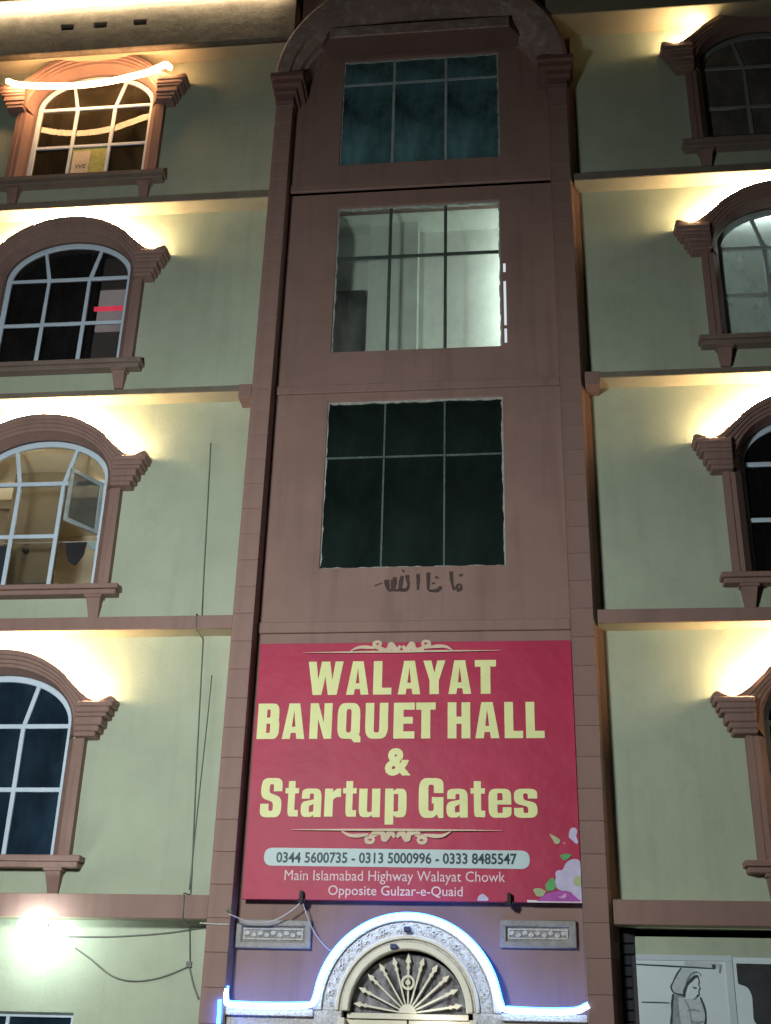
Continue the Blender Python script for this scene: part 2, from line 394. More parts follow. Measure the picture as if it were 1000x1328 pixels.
def arched_window(cx, zb, label, gl, frame, open_case=False, curtain=False):
    t = thing('arched_window', label, 'window', (cx, W, zb), 'arched windows of the wings')
    yf = 13.79-W          # local y of the frame front
    loc = lambda me: me
    sp = 1.57
    # frame ring
    outer = [(-.95, -.03), (.95, -.03)]+ell(0, sp, .95, .64)
    inner = [(-.875, .03), (.875, .03)]+ell(0, sp, .875, .565)
    obj('frame', fill_me([outer, inner], yf, yf+.06, .005), frame, t)
    bw = .026
    for s in (-1, 1):
        obj('mullion', fill_me([[(s*.305-bw, .031), (s*.305+bw, .031), (s*.305+bw, sp-bw-.001), (s*.305-bw, sp-bw-.001)]], yf+.006, yf+.05, .004), frame, t)
        zt = sp+.565*math.sqrt(1-(.42/.875)**2)
        obj('mullion', fill_me([[(s*.315-bw, sp+bw+.001), (s*.315+bw, sp+bw+.001), (s*.425+bw, zt+.0), (s*.425-bw, zt+.008)]], yf+.006, yf+.05, .004), frame, t)
    obj('transom', fill_me([rect(-.876, .876, sp-bw, sp+bw)], yf+.004, yf+.052, .004), frame, t)
    for a, b in ((-.876, -.332), (-.278, .278), (.332, .876)):
        if open_case and a > 0: continue
        obj('glazing_bar', fill_me([rect(a, b, .80-bw, .80+bw)], yf+.008, yf+.048, .004), frame, t)
    # panes
    cols = ((-.876, -.331), (-.279, .279), (.331, .876)); yp = yf+.03
    for ci, (a, b) in enumerate(cols):
        for (c0, c1) in ((.031, .774), (.826, sp-bw)):
            if open_case and ci == 2 and c0 > .5: continue
            o = obj('pane', fill_me([rect(a, b, c0, c1)], yp), gl, t)
            o.rotation_euler = (random.uniform(-.006, .006), 0, random.uniform(-.006, .006))
    n = 10; E = lambda x: sp+.566*math.sqrt(max(0, 1-(x/.876)**2))
    top = [(.289+.0, sp+bw)]; obj('pane', fill_me([[(-.289, sp+bw), (.289, sp+bw)]+[(.40-.80*i/n, E(.40-.8*i/n)) for i in range(n+1)]], yp), gl, t)
    for s in (-1, 1):
        pl = [(s*.341, sp+bw)]+[(s*(.45+.42*i/n), E(.45+.42*i/n)) for i in range(n+1)]+[(s*.87, sp+bw)]
        obj('pane', fill_me([pl], yp), gl, t)
    # surround jambs
    for s in (-1, 1):
        bm = bmesh.new(); e = lambda a, b: (min(s*a, s*b), max(s*a, s*b))
        pl = [(.951, .0), (.951, -.012), (1.03, -.088), (1.038, -.098), (1.10, -.098), (1.108, -.112), (1.18, -.112), (1.18, .0)]
        A_ = [bm.verts.new((s*x, y, 0)) for x, y in pl]; B_ = [bm.verts.new((s*x, y, 1.37)) for x, y in pl]
        bm.faces.new(A_); bm.faces.new(B_)
        for i in range(8): bm.faces.new((A_[i], A_[(i+1) % 8], B_[(i+1) % 8], B_[i]))
        a, b = e(.951, .99); bx(bm, a, b, -.002, .089, -.0, 1.57, 0)
        obj('jamb', mesh_bm(bm), PINK, t)
        # capital under hood end: stepped moulding
        bm = bmesh.new()
        steps = [(1.37, 1.43, 1.33, .205), (1.43, 1.50, 1.365, .213), (1.50, 1.60, 1.40, .226), (1.60, 1.65, 1.45, .236), (1.65, 1.72, 1.475, .244), (1.72, 1.785, 1.51, .252)]
        for z0, z1, xo, d in steps:
            a, b = e(1.06+.0*xo, xo); bx(bm, a, b, -d, .0, z0, z1, .012)
        obj('capital', mesh_bm(bm), PINK, t)
    # hood moulding: inner arch of the opening, outer with flared ends
    half = ell(0, 1.57, .95, .64, 0, 90, 24)
    outc = [(1.525, 1.785), (1.515, 1.83), (1.48, 1.855), (1.44, 1.845), (1.39, 1.81), (1.32, 1.805), (1.23, 1.84), (1.12, 1.91), (1.02, 2.00), (.955, 2.06), (.925, 2.085), (.915, 2.115), (.85, 2.165), (.72, 2.26), (.56, 2.35), (.38, 2.42), (.19, 2.458), (0, 2.47)]
    inc = [(.95, 1.37)]+half
    a = resamp(inc, 40); b = resamp(outc, 40)
    # outer is offset so that cross lines stay roughly radial
    prof = [(0, -.012), (.13, -.105), (.16, -.14), (.30, -.15), (.33, -.172), (.48, -.18), (.51, -.205), (.66, -.21), (.69, -.232), (.90, -.245), (.94, -.235), (1, -.225)]
    L = [(x, z) for x, z in a]; R_ = [(x, z) for x, z in b]
    full_i = L+[(-x, z) for x, z in reversed(L[:-1])]; full_o = R_+[(-x, z) for x, z in reversed(R_[:-1])]
    obj('hood_moulding', loft_me(full_i, full_o, prof, 0), PINK, t)
    obj('arch_soffit', fill_me([ell(0, sp, .952, .642)+[(x, z) for x, z in reversed(ell(0, sp, .99, .68))]], -.006, .089), PINK, t)
    # sill and brackets
    bm = bmesh.new(); bx(bm, -1.34, 1.34, -.2, .13, -.065, .0, .008); bx(bm, -1.31, 1.31, -.165, .0, -.13, -.065, .01)
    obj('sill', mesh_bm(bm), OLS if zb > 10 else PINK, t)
    for s in (-1, 1):
        bm = bmesh.new(); x = s*1.02
        vs = [(-.095, -.14, -.13), (.095, -.14, -.13), (.095, .0, -.13), (-.095, .0, -.13), (-.06, -.05, -.40), (.06, -.05, -.40), (.06, 0, -.40), (-.06, 0, -.40)]
        V = [bm.verts.new((x+a_, b_, c_)) for a_, b_, c_ in vs]
        for f in ((0, 1, 2, 3), (4, 5, 6, 7), (0, 1, 5, 4), (1, 2, 6, 5), (2, 3, 7, 6), (3, 0, 4, 7)): bm.faces.new([V[i] for i in f])
        bx(bm, x-.11, x+.11, -.15, 0, -.165, -.131)
        obj('bracket', mesh_bm(bm), PINK, t)
    return t
labL = ['arched window with dark blue panes beside the red banner, lowest on the left wing',
        'lit arched window showing a cream room and hung clothes',
        'arched window with black curtains and a red glowing line in its right panes',
        'arched window with a poster in it and a sagging bright light strip across its arch']
labR = ['arched window cut by the photo edge level with the red banner, lowest on the right wing',
        'arched window with black panes and pale blue frame on the right wing',
        'frosted arched window with pale lit panes on the right wing',
        'dim arched window under the roof cornice on the right wing']
AWL = [arched_window(CL[k], ZW[k], labL[k], GL['L%d' % k], FRAMEW, open_case=(k == 1)) for k in range(4)]
FRD = paint('dim_painted_frame', (.22, .25, .24), .5, .1, 5, 0)
FRF = paint('thin_frosted_frame', (.36, .42, .42), .5, .1, 5, 0)
AWR = [arched_window(CR[k], ZW[k], labR[k], GL['R%d' % k], [FRAMEW, FRAMEW, FRF, FRD][k]) for k in range(4)]

# open casement of the lit window
t = AWL[1]
cs = obj('casement', fill_me([rect(-.545, 0, -.74, 0), rect(-.495, -.05, -.69, -.05)], -.0, .035, .003), FRAMEG, t)
cs.location = (.876, 13.78-W, 1.54); cs.rotation_euler = (0, 0, math.radians(60))
cp = obj('casement_pane', fill_me([rect(-.495, -.05, -.69, -.05)], .017), glass('casement_glass', (.5, .5, .48), (.12, .13, .12), .5, .8, .6), cs)
# dark window panes, rooms' contents --------------------------------
def curtain(cx, z0, z1, x0, x1, mat, label, y=14.05):
    bm = bmesh.new(); n = 60; prev = None
    for i in range(n+1):
        x = x0+(x1-x0)*i/n; yy = y+.03*math.sin(i*1.1)+.012*math.sin(i*2.7+1)
        a = bm.verts.new((cx+x, yy, z0)); b = bm.verts.new((cx+x, yy, z1))
        if prev: bm.faces.new((prev[0], a, b, prev[1]))
        prev = (a, b)
    return tag(obj('curtain', mesh_bm(bm, True), mat), label, 'curtain')
CURD = paint('black_curtain_cloth', (.018, .016, .016), .9, .3, 6, 0)
curtain(CL[2], ZW[2]-.2, ZW[2]+2.2, -1.0, .33, CURD, 'black pleated curtain behind the window that shows a red line')
curtain(CL[3], ZW[3]-.2, ZW[3]+2.2, -.85, -.45, paint('dark_brown_curtain', (.03, .024, .018), .9, .3, 6, 0), 'dark brown curtain behind the window with the poster')
curtain(CR[1], ZW[1]-.2, ZW[1]+2.2, -1.0, 1.0, CURD, 'black curtain behind the pale blue frame on the right wing')
# emissive panel with a red emissive line in the third left window
PART = emit('faint_emissive_panel', (.9, .78, .80), .36)
t = thing('emissive_panel', 'pale glowing panel with a red line inside the curtained window', 'lamp')
box('panel', CL[2]+.34, CL[2]+.86, 14.16, 14.20, ZW[2]+.90, ZW[2]+1.62, PART, t, .005)
box('red_emissive_line', CL[2]+.30, CL[2]+.90, 14.12, 14.155, ZW[2]+1.24, ZW[2]+1.30, emit('red_emissive', (1, .06, .12), 1.3), t)
box('lower_panel', CL[2]+.34, CL[2]+.86, 14.165, 14.20, ZW[2]+.1, ZW[2]+.88, paint('grey_partition', (.3, .27, .25), .8), t)
box('upper_panel', CL[2]+.34, CL[2]+.86, 14.165, 14.20, ZW[2]+1.64, ZW[2]+2.2, paint('grey_partition_top', (.22, .2, .18), .8), t)
# poster in the top left window
c3 = CL[3]
t = thing('poster', 'green and cream printed poster stuck inside the top left window pane', 'poster')
y = 13.796
POC = paint('poster_cream', (.55, .52, .42), .6, .15, 20, 0); POG = paint('poster_green', (.33, .38, .12), .6, .25, 15, 0)
box('poster_sheet', c3-.27, c3+.27, y+.02, y+.024, ZW[3]+.04, ZW[3]+.77, POG, t)
box('poster_portrait', c3-.25, c3+.02, y+.012, y+.016, ZW[3]+.25, ZW[3]+.70, POC, t)
obj('poster_caption', text_me('WE', c3-.2, c3-.02, ZW[3]+.36, ZW[3]+.44, y+.008), paint('poster_ink', (.08, .1, .06), .6, 0, 1, 0), t)
obj('poster_spot', fill_me([ell(c3+.16, ZW[3]+.2, .09, .09, 0, 350, 20)], y+.010), paint('poster_yellow', (.6, .55, .05), .6, .1, 9, 0), t)

# contents of the lit room
c1 = CL[1]; z1 = ZW[1]
o = box('ceiling_beam', c1-1.49, c1+1.59, 15.2, 15.5, z1+2.05, z1+2.329, ROOMW); o['kind'] = 'structure'
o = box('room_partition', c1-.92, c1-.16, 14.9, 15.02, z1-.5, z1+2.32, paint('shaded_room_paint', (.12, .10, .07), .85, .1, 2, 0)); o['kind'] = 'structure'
tag(box('wall_cupboard', c1-.42, c1-.05, 14.62, 14.88, z1-.5, z1+.48, paint('dark_cupboard', (.05, .05, .05), .6, .2, 4, 0)), 'dark cupboard inside the lit cream room', 'cupboard')
tag(tube('ceiling_hook', [(c1-.55, 14.86, z1+1.05), (c1-.55, 14.80, z1+1.05)], .04, BLACK, None, 10), 'small dark wall socket inside the lit cream room', 'socket')
def cloth(pts, y, mat, label):
    me = fill_me([rpoly(pts)], 0, .03, .008)
    o = obj('hung_clothes', me, mat); o.location = (0, y, 0); return tag(o, label, 'clothes')
cloth([(c1+.33, z1+.84), (c1+.62, z1+.84), (c1+.60, z1+.66, .03), (c1+.50, z1+.50, .03), (c1+.40, z1+.56, .04), (c1+.35, z1+.70, .02)], 14.10, paint('black_cloth', (.02, .02, .03), .9, .2, 9, 0), 'black garment hanging in the lit arched window')
cloth([(c1+.60, z1+.86), (c1+.98, z1+.86), (c1+.98, z1+.74, .03), (c1+.82, z1+.72, .04), (c1+.66, z1+.74, .04)], 14.13, paint('blue_cloth', (.30, .42, .46), .9, .15, 9, 0), 'pale blue garment folded over the line in the lit arched window')
cloth([(c1-.98, z1+.84), (c1-.50, z1+.84), (c1-.46, z1+.5, .04), (c1-.55, z1-.1, .05), (c1-.98, z1-.1)], 14.16, paint('navy_cloth', (.025, .035, .05), .9, .2, 9, 0), 'dark navy garment at the left of the lit arched window')
tag(tube('clothes_line', [(c1-1.45, 14.12, z1+.85), (c1+1.55, 14.12, z1+.85)], .006, CABLEW), 'thin line carrying clothes inside the lit window', 'line')
tag(box('unseen_tube_lamp', c1+.1, c1+1.1, 13.98, 14.02, z1+2.27, z1+2.31, emit('assumed_warm_tube', (1, .86, .64), 34)), 'assumed warm tube lamp inside the cream room, out of sight', 'lamp')  # lamp assumed from the lit room, placed out of sight above the opening
tag(box('unseen_tube_lamp', c1-1.1, c1-.2, 13.98, 14.02, z1+2.27, z1+2.31, emit('assumed_warm_tube_left', (1, .85, .65), 30)), 'assumed warm tube lamp at the left end of the cream room, out of sight', 'lamp')  # second assumed lamp, also hidden above the opening to light the room

tag(box('unseen_tube_lamp', CR[2]-.8, CR[2]+.4, 13.98, 14.02, ZW[2]+2.25, ZW[2]+2.29, emit('added_cool_tube', (.9, 1, .98), 110)), 'white tube lamp added in the room of the frosted right window', 'lamp')  # unseen lamp added to brighten the frosted panes
# ground floor left window
t = thing('ground_window', 'dark window with white frame at the bottom left below the flood lamp', 'window')
obj('frame', fill_me([rect(-6.6, -4.93, .9, 2.2), rect(-6.55, -5.72, .95, 2.15), rect(-5.68, -4.98, .95, 2.15)], 13.78, 13.84, .004), FRAMEW, t)
for a, b in ((-6.55, -5.72), (-5.68, -4.98)): obj('pane', fill_me([rect(a, b, .95, 2.15)], 13.81), GL['L0'], t)

# ------------------------------------------------------------------ tower windows
FRAMEK = paint('dark_teal_bar', (.09, .13, .13), .5, .3, 8, .1, dirt=.4, dirtc=(.3, .35, .33))
def tower_window(spec, zt, label, gl, bars, cols=(-1.715, -.925), edge=PUTTY, nbar=.014):
    x0, x1, z0, z1 = spec
    t = thing('stair_window', label, 'window', (0, 0, 0), 'stairwell windows of the tower')
    y = W+.045 if z0 < 13 else W-.015
    # uneven putty edge
    rnd = lambda: random.uniform(.012, .032)
    def wob(ax, ay, bx_, by, nx, ny):
        n = 30; return [(ax+(bx_-ax)*i/n+nx*rnd(), ay+(by-ay)*i/n+ny*rnd()) for i in range(n)]
    inner = wob(x0, z0, x1, z0, 0, 1)+wob(x1, z0, x1, z1, -1, 0)+wob(x1, z1, x0, z1, 0, -1)+wob(x0, z1, x0, z0, 1, 0)
    obj('frame', fill_me([rect(x0-.002, x1+.002, z0-.002, z1+.002), inner], y, y+.05), edge, t)
    xs = [x0]+list(cols)+[x1]
    for x in cols:
        obj('mullion', fill_me([rect(x-nbar, x+nbar, z0+.02, z1-.02)], y+.005, y+.035), bars, t)
    for a, b in zip(xs, xs[1:]):
        obj('transom', fill_me([rect(a+nbar+.001 if a != x0 else a+.01, b-nbar-.001 if b != x1 else b-.01, zt-nbar, zt+nbar)], y+.007, y+.033), bars, t)
        for c_, d in ((z0, zt), (zt, z1)):
            o = obj('pane', fill_me([rect(a+.004, b-.004, c_+.004, d-.004)], y+.02), gl, t)
            mx_ = Vector(((a+b)/2, y+.02, (c_+d)/2)); o.data.transform(Matrix.Translation(-mx_)); o.location = mx_
            o.rotation_euler = (random.uniform(-.004, .004), 0, random.uniform(-.004, .004))
    return t
tower_window(win[0], 8.965, 'dark green glazed tower window above the painted script', glass('bottle_green_glass', (.30, .36, .33), (.022, .038, .033), .2, .7, 1.0, .06, 1.2), FRAMEK, nbar=.011)
tower_window(win[1], 12.18, 'pale lit tower window of six frosted panes', glass('frosted_lit_glass', (.82, .88, .84), (.4, .45, .42), .02, .24, .5, .1, 2), FRAMED, nbar=.022)
tower_window(win[2], 15.40, 'teal streaked tower window under the canopy slab', glass('teal_dirty_glass', (.3, .38, .4), (.13, .27, .30), .1, 1.0, .8, .08, 1.6), FRAMEG, nbar=.02)
# stairwell 2 contents
o = box('stairwell_pier', -2.08, -1.36, 14.22, 14.5, 10.2, 13.149, ROOMG); o['kind'] = 'structure'
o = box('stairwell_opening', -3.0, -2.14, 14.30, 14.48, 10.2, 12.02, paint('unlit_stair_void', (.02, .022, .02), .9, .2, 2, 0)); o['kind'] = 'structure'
tag(box('unseen_tube_lamp', -.0, .5, 14.0, 14.05, 10.5, 12.9, TUBE), 'assumed white tube lamp inside the lit stairwell, out of sight', 'lamp')  # assumed lamp hidden beside the window to light the stairwell
t = thing('light_slit', 'thin bright gap beside the lit stairwell window', 'lamp')
for a, b in ((10.62, 10.84), (10.90, 11.62), (11.78, 11.92)): box('slit', -.118, -.085, W-.006, W+.0, a, b, emit('slit_light', (.85, .92, 1), .8), t)

# ------------------------------------------------------------------ LED strips over the hoods
def hood_strip(cx, zb, dy, label, lift=.03, ext=1.0, zmax=99):
    pts = []
    prof = [(1.40, 1.85), (1.34, 1.835), (1.23, 1.855), (1.13, 1.925), (1.06, 1.965), (.96, 2.065), (.84, 2.185), (.72, 2.275), (.56, 2.365), (.38, 2.435), (.19, 2.472), (0, 2.485)]
    prof = [p for p in prof if p[0] <= 1.36*ext]
    full = prof+[(-x, z) for x, z in reversed(prof[:-1])]
    for i, (x, z) in enumerate(full): pts.append((cx+x, W-(max(dy, .25) if i in (0, 1, len(full)-1, len(full)-2) else dy)+random.uniform(-.012, .012), zb+z+lift*(.5+random.random()*.6)))
    if zmax < 99: pts = [p for p in pts if p[0] < cx and p[2] < zmax]
    return tag(tube('light_strip', pts, .011, WARM, None, 6, 3), label, 'light strip', 'warm light strips on the window hoods')
for k in range(3):
    hood_strip(CL[k], ZW[k], [.235, .17, .18][k], ['warm light strip behind the hood of the lowest left window', 'warm light strip behind the hood of the lit cream window', 'warm light strip behind the hood of the black curtained window'][k])
hood_strip(CR[0], ZW[0], .25, 'warm light strip on the lowest right hood, its loose end rising in a curl', lift=.05)
for k in (1, 2): hood_strip(CR[k], ZW[k], .17, ['', 'warm light strip behind the hood over the black right window', 'warm light strip behind the hood over the frosted right window'][k])
hood_strip(CR[3], ZW[3], .15, zmax=16.07, label='warm light strip behind the topmost hood on the right wing', ext=1.0)
# fallen strip
c3 = CL[3]; z3 = ZW[3]
pts = [(c3-1.32, 13.36, z3+1.80), (c3-1.15, 13.34, z3+1.70), (c3-.8, 13.32, z3+1.62), (c3-.4, 13.32, z3+1.58), (c3, 13.34, z3+1.60), (c3+.35, 13.38, z3+1.68), (c3+.62, 13.40, z3+1.76), (c3+.9, 13.40, z3+1.83), (c3+1.1, 13.40, z3+1.93), (c3+1.2, 13.38, z3+1.95), (c3+1.28, 13.36, z3+1.86)]
tag(tube('light_strip', pts, .044, WARMH, None, 8, 4), 'fallen bright light strip sagging across the top left arch', 'light strip', 'warm light strips on the window hoods')
# cornice line
tag(tube('light_strip', [(-9.4+.4*i, 13.2, 17.03+.01*math.sin(i*2.1)) for i in range(16)], .07, emit('cornice_led', (1, .78, .48), 22), None, 6), 'long straight light strip under the coping at the top left', 'light strip')

# ------------------------------------------------------------------ banner
SX0, SX1, SZ0, SZ1 = -3.125, .585, 3.385, 6.345
sg = thing('banner', 'crimson banner with yellow capital lettering and phone numbers above the entrance', 'sign')
BAN = paint('crimson_vinyl', (.42, .018, .07), .54, .10, 1.1, .3, 3, dirt=.15, dirtc=(.44, .05, .13), spec=.42)
box('banner_panel', SX0, SX1, 13.55, 13.60, SZ0, SZ1, BAN, sg, .004)
box('banner_frame', SX0+.05, SX1-.05, 13.60, 13.70, SZ0+.06, SZ1-.06, BLACK, sg)
box('bottom_rail', .0, SX1, 13.54, 13.546, SZ0-.002, SZ0+.022, paint('white_edge', (.7, .65, .68), .5, .1, 9, 0), sg)
LET = paint('banner_yellow_print', (.76, .79, .38), .5, .06, 4, 0)
CRM = paint('banner_cream_print', (.62, .50, .36), .5, .12, 6, 0)
PNKL = paint('banner_pale_pink_print', (.78, .60, .64), .7, .05, 6, 0)
YL = 13.544
G = {
'W': [[(0,1),(.23,1),(.30,.45),(.38,1),(.62,1),(.70,.45),(.77,1),(1,1),(.84,0),(.59,0),(.5,.55),(.41,0),(.16,0)]],
'A': [[(0,0),(.26,1),(.74,1),(1,0),(.65,0),(.61,.17),(.39,.17),(.35,0)], [(.42,.34),(.58,.34),(.5,.80)]],
'L': [[(0,0),(1,0),(1,.2),(.48,.2),(.48,1),(0,1)]],
'Y': [[(0,1),(.36,1),(.5,.64),(.64,1),(1,1),(.71,.40),(.71,0),(.29,0),(.29,.40)]],
'T': [[(0,1),(1,1),(1,.8),(.73,.8),(.73,0),(.27,0),(.27,.8),(0,.8)]],
'B': [[(0,0),(1,0,.28),(1,.53,.16),(.90,.53),(.97,.53,.06),(.97,1,.28),(0,1)], [(.42,.17),(.59,.17,.05),(.59,.43,.05),(.42,.43)], [(.42,.6),(.57,.6,.05),(.57,.83,.05),(.42,.83)]],
'N': [[(0,0),(0,1),(.36,1),(.63,.45),(.63,1),(1,1),(1,0),(.66,0),(.37,.55),(.37,0)]],
'Q': [[(0,0,.33),(.62,0),(.76,-.10),(1.04,-.10),(1.04,.05),(.97,.10),(1,.2),(1,1,.33),(0,1,.33)], [(.39,.17,.1),(.61,.17,.1),(.61,.83,.1),(.39,.83,.1)]],
'U': [[(0,1),(.38,1),(.38,.17,.08),(.62,.17,.08),(.62,1),(1,1),(1,0,.33),(0,0,.33)]],
'E': [[(0,0),(1,0),(1,.2),(.47,.2),(.47,.41),(.92,.41),(.92,.60),(.47,.60),(.47,.8),(1,.8),(1,1),(0,1)]],
'H': [[(0,0),(.39,0),(.39,.4),(.61,.4),(.61,0),(1,0),(1,1),(.61,1),(.61,.6),(.39,.6),(.39,1),(0,1)]],
'S': [[(1,.66),(1,1,.32),(0,1,.32),(0,.50,.2),(.60,.38,.1),(.60,.16,.07),(.40,.16,.07),(.40,.34),(0,.34),(0,0,.32),(1,0,.32),(1,.50,.2),(.40,.62,.1),(.40,.84,.07),(.60,.84,.07),(.60,.66)]],
't': [[(.22,1),(.72,1),(.72,.8),(1,.8),(1,.65),(.72,.65),(.72,.18,.06),(1,.18),(1,0),(.22,0,.2),(.22,.65),(0,.65),(0,.8),(.22,.8)]],
'a': [[(.03,.64),(.03,1,.3),(.97,1,.3),(.97,0),(.61,0),(.61,.08),(.50,0,.1),(0,0,.25),(0,.52,.2),(.60,.62),(.60,.82,.06),(.41,.82,.06),(.41,.64)], [(.39,.17),(.60,.19),(.60,.46),(.39,.38)]],
'r': [[(0,0),(0,1),(.50,1),(.50,.88),(.72,1,.1),(1,1),(1,.70),(.72,.70,.1),(.52,.60),(.52,0)]],
'u': [[(0,1),(.39,1),(.39,.18,.07),(.61,.18,.07),(.61,1),(1,1),(1,0),(.63,0),(.63,.08),(.50,0,.1),(0,0,.28)]],
'p': [[(0,0),(.40,0),(.40,.26),(.52,.20),(1,.20,.25),(1,1,.25),(.52,1),(.38,.93),(.38,1),(0,1)], [(.40,.36),(.61,.36,.05),(.61,.85,.05),(.40,.85)]],
'G': [[(1,.62),(1,1,.32),(0,1,.32),(0,0,.32),(.60,0,.15),(.74,.09),(.80,0),(1,0),(1,.52),(.53,.52),(.53,.36),(.61,.36),(.61,.17,.07),(.39,.17,.07),(.39,.83,.07),(.61,.83,.07),(.61,.62)]],
'e': [[(1,.36),(.62,.36),(.62,.16,.06),(.39,.16,.06),(.39,.45),(1,.45),(1,1,.3),(0,1,.3),(0,0,.3),(1,0,.3)], [(.39,.6),(.62,.6),(.62,.85,.06),(.39,.85,.06)]],
}
G['s'] = G['S']
def word(chars, spans, px0, px1, wx0, wx1, z0, z1, zs=None):
    f = lambda p: wx0+(p-px0)/(px1-px0)*(wx1-wx0)
    for i, (ch, (a, b)) in enumerate(zip(chars, spans)):
        zz0, zz1 = (zs[i] if zs else (z0, z1))
        obj('letter', fill_me([rpoly(lp, (f(a), zz0, f(b), zz1)) for lp in G[ch]], YL), LET, sg)
word('WALAYAT', [(211,306),(316,376),(388,437),(454,514),(521,580),(588,648),(658,714)], 211, 714, -2.52, -.295, 5.70, 6.11)
word('BANQUETHALL', [(78,138),(147,208),(221,281),(296,357),(371,432),(447,503),(507,559),(591,651),(664,727),(741,789),(797,845)], 78, 845, -3.09, .245, 5.175, 5.60)
c_, x_ = 4.715, 4.60
zz = [(4.275, 4.72), (4.285, 4.685), (4.28, 4.60), (4.285, 4.60), (4.285, 4.685), (4.28, 4.60), (4.20, 4.60), (4.275, 4.72), (4.28, 4.60), (4.285, 4.685), (4.28, 4.60), (4.28, 4.60)]
word('StartupGates', [(84,142),(151,188),(195,252),(259,303),(308,345),(352,409),(422,480),(512,578),(586,644),(650,688),(697,757),(764,825)], 84, 825, -2.99, .14, 0, 0, zz)
obj('letter', text_me('&', -1.575, -1.275, 4.745, 5.065, YL, .045), LET, sg)
# phone pill
obj('number_strip', fill_me([rpoly([(-2.905, 3.745, .1), (.04, 3.73, .1), (.04, 3.925, .1), (-2.905, 3.94, .1)], n=8)], YL), paint('banner_pale_blue_print', (.50, .62, .64), .5, .03, 6, 0), sg)
INK = paint('banner_dark_print', (.02, .05, .07), .5, 0, 1, 0)
obj('phone_numbers', text_me('0344 5600735 - 0313 5000996 - 0333 8485547', -2.765, -.10, 3.775, 3.895, YL-.004, .022), INK, sg)
obj('address_line', text_me('Main Islamabad Highway Walayat Chowk', -2.66, -.23, 3.555, 3.70, YL, 0), PNKL, sg)
obj('address_line', text_me('Opposite Gulzar-e-Quaid', -2.165, -.69, 3.405, 3.54, YL, .005), PNKL, sg)
# scroll ornaments
def ribbon(pts, wds, y=YL, n=6):
    P = [Vector((p[0], p[1])) for p in pts]; q = []; ww = []
    for i in range(len(P)-1):
        p0 = P[max(i-1, 0)]; p1 = P[i]; p2 = P[i+1]; p3 = P[min(i+2, len(P)-1)]
        for k in range(n):
            t = k/n; q.append(.5*((2*p1)+(p2-p0)*t+(2*p0-5*p1+4*p2-p3)*t*t+(3*p1-p0-3*p2+p3)*t**3)); ww.append(wds[i]+(wds[i+1]-wds[i])*t)
    q.append(P[-1]); ww.append(wds[-1])
    bm = bmesh.new(); prev = None
    for i, p in enumerate(q):
        d = q[min(i+1, len(q)-1)]-q[max(i-1, 0)]; d.normalize(); nn = Vector((-d.y, d.x))*ww[i]/2
        a = bm.verts.new((p.x+nn.x, y-i*.00025, p.y+nn.y)); b = bm.verts.new((p.x-nn.x, y-i*.00025, p.y-nn.y))
        if prev: bm.faces.new((prev[0], a, b, prev[1]))
        prev = (a, b)
    me = bpy.data.meshes.new('r'); 
    for f in bm.faces:
        f.normal_update()
        if f.normal.y > 0: f.normal_flip()
    bm.to_mesh(me); bm.free(); return me
def ornament(cx, cz, s, up):
    k = 0
    for sx in (-1, 1):
        f = lambda pts: [(cx+sx*x*s, cz+up*z*s*.78) for x, z in pts]
        obj('scroll', ribbon(f([(.28, .06), (.42, .12), (.52, .17), (.52, .26), (.43, .27), (.40, .20), (.45, .18)]), [.01, .05, .05, .04, .035, .03, .02], YL-.001*(sx+2)), CRM, sg)
        obj('scroll', ribbon(f([(.02, .16), (.10, .05), (.20, .20), (.24, .08), (.36, .04), (.44, .09)]), [.03, .06, .07, .06, .05, .02], YL-.001*(sx+2)-.010), CRM, sg)
        obj('scroll', ribbon(f([(.50, .10), (.68, .13), (.84, .12), (.98, .03)]), [.02, .045, .035, .01], YL-.001*(sx+2)-.020), CRM, sg)
    obj('rule_line', ribbon([(cx-1.9*s, cz), (cx-.9*s, cz), (cx, cz), (cx+.9*s, cz), (cx+1.9*s, cz)], [.003, .02, .03, .02, .003], YL-.030), CRM, sg)
ornament(-1.41, 6.215, .62, 1)
ornament(-1.43, 4.135, .62, -1)
# printed flowers at the lower right corner
def blob(pts, y, mat, name='petal_print'): obj(name, fill_me([rpoly([(a, b, .2) for a, b in pts])], y), mat, sg)
LIL = paint('lilac_print', (.50, .47, .66), .5, .12, 12, 0); MAG = paint('magenta_print', (.38, .08, .38), .5, .2, 14, 0)
GRN = paint('leaf_green_print', (.10, .34, .12), .5, .25, 12, 0); PGR = paint('pale_leaf_print', (.38, .46, .24), .5, .15, 12, 0)
def fl_(pts, y, mat, name='petal_print', r=.02):
    # points read on a magnified view of the banner corner (8.33 px per photo px)
    q = [(min(SX1-.002, SX1-(950-a)/8.33*.0089), max(SZ0+.003, SZ0+(845-b)/8.33*.00895), r) for a, b in pts]
    obj(name, fill_me([rpoly(q, n=4)], y), mat, sg)
fl_([(955, 440), (925, 425), (880, 418), (830, 440), (795, 470), (770, 535), (715, 530), (690, 560), (700, 605), (685, 640), (690, 690), (730, 730), (800, 735), (840, 740), (890, 800), (955, 830)], YL-.001, LIL, r=.03)
fl_([(955, 590), (900, 590), (870, 625), (880, 670), (910, 690), (955, 685)], YL-.004, PGR)
fl_([(490, 835), (540, 800), (590, 765), (650, 745), (720, 735), (800, 730), (850, 760), (900, 800), (945, 835)], YL-.006, MAG)
fl_([(700, 790), (745, 790), (790, 750), (800, 790), (760, 810)], YL-.009, paint('pink_print', (.62, .32, .58), .5, .1, 12, 0))
fl_([(585, 680), (620, 640), (655, 600), (685, 625), (700, 690), (680, 725), (600, 740)], YL-.003, GRN, 'leaf_print')
fl_([(460, 720), (530, 705), (600, 740), (560, 790), (500, 790)], YL-.003, PGR, 'leaf_print')
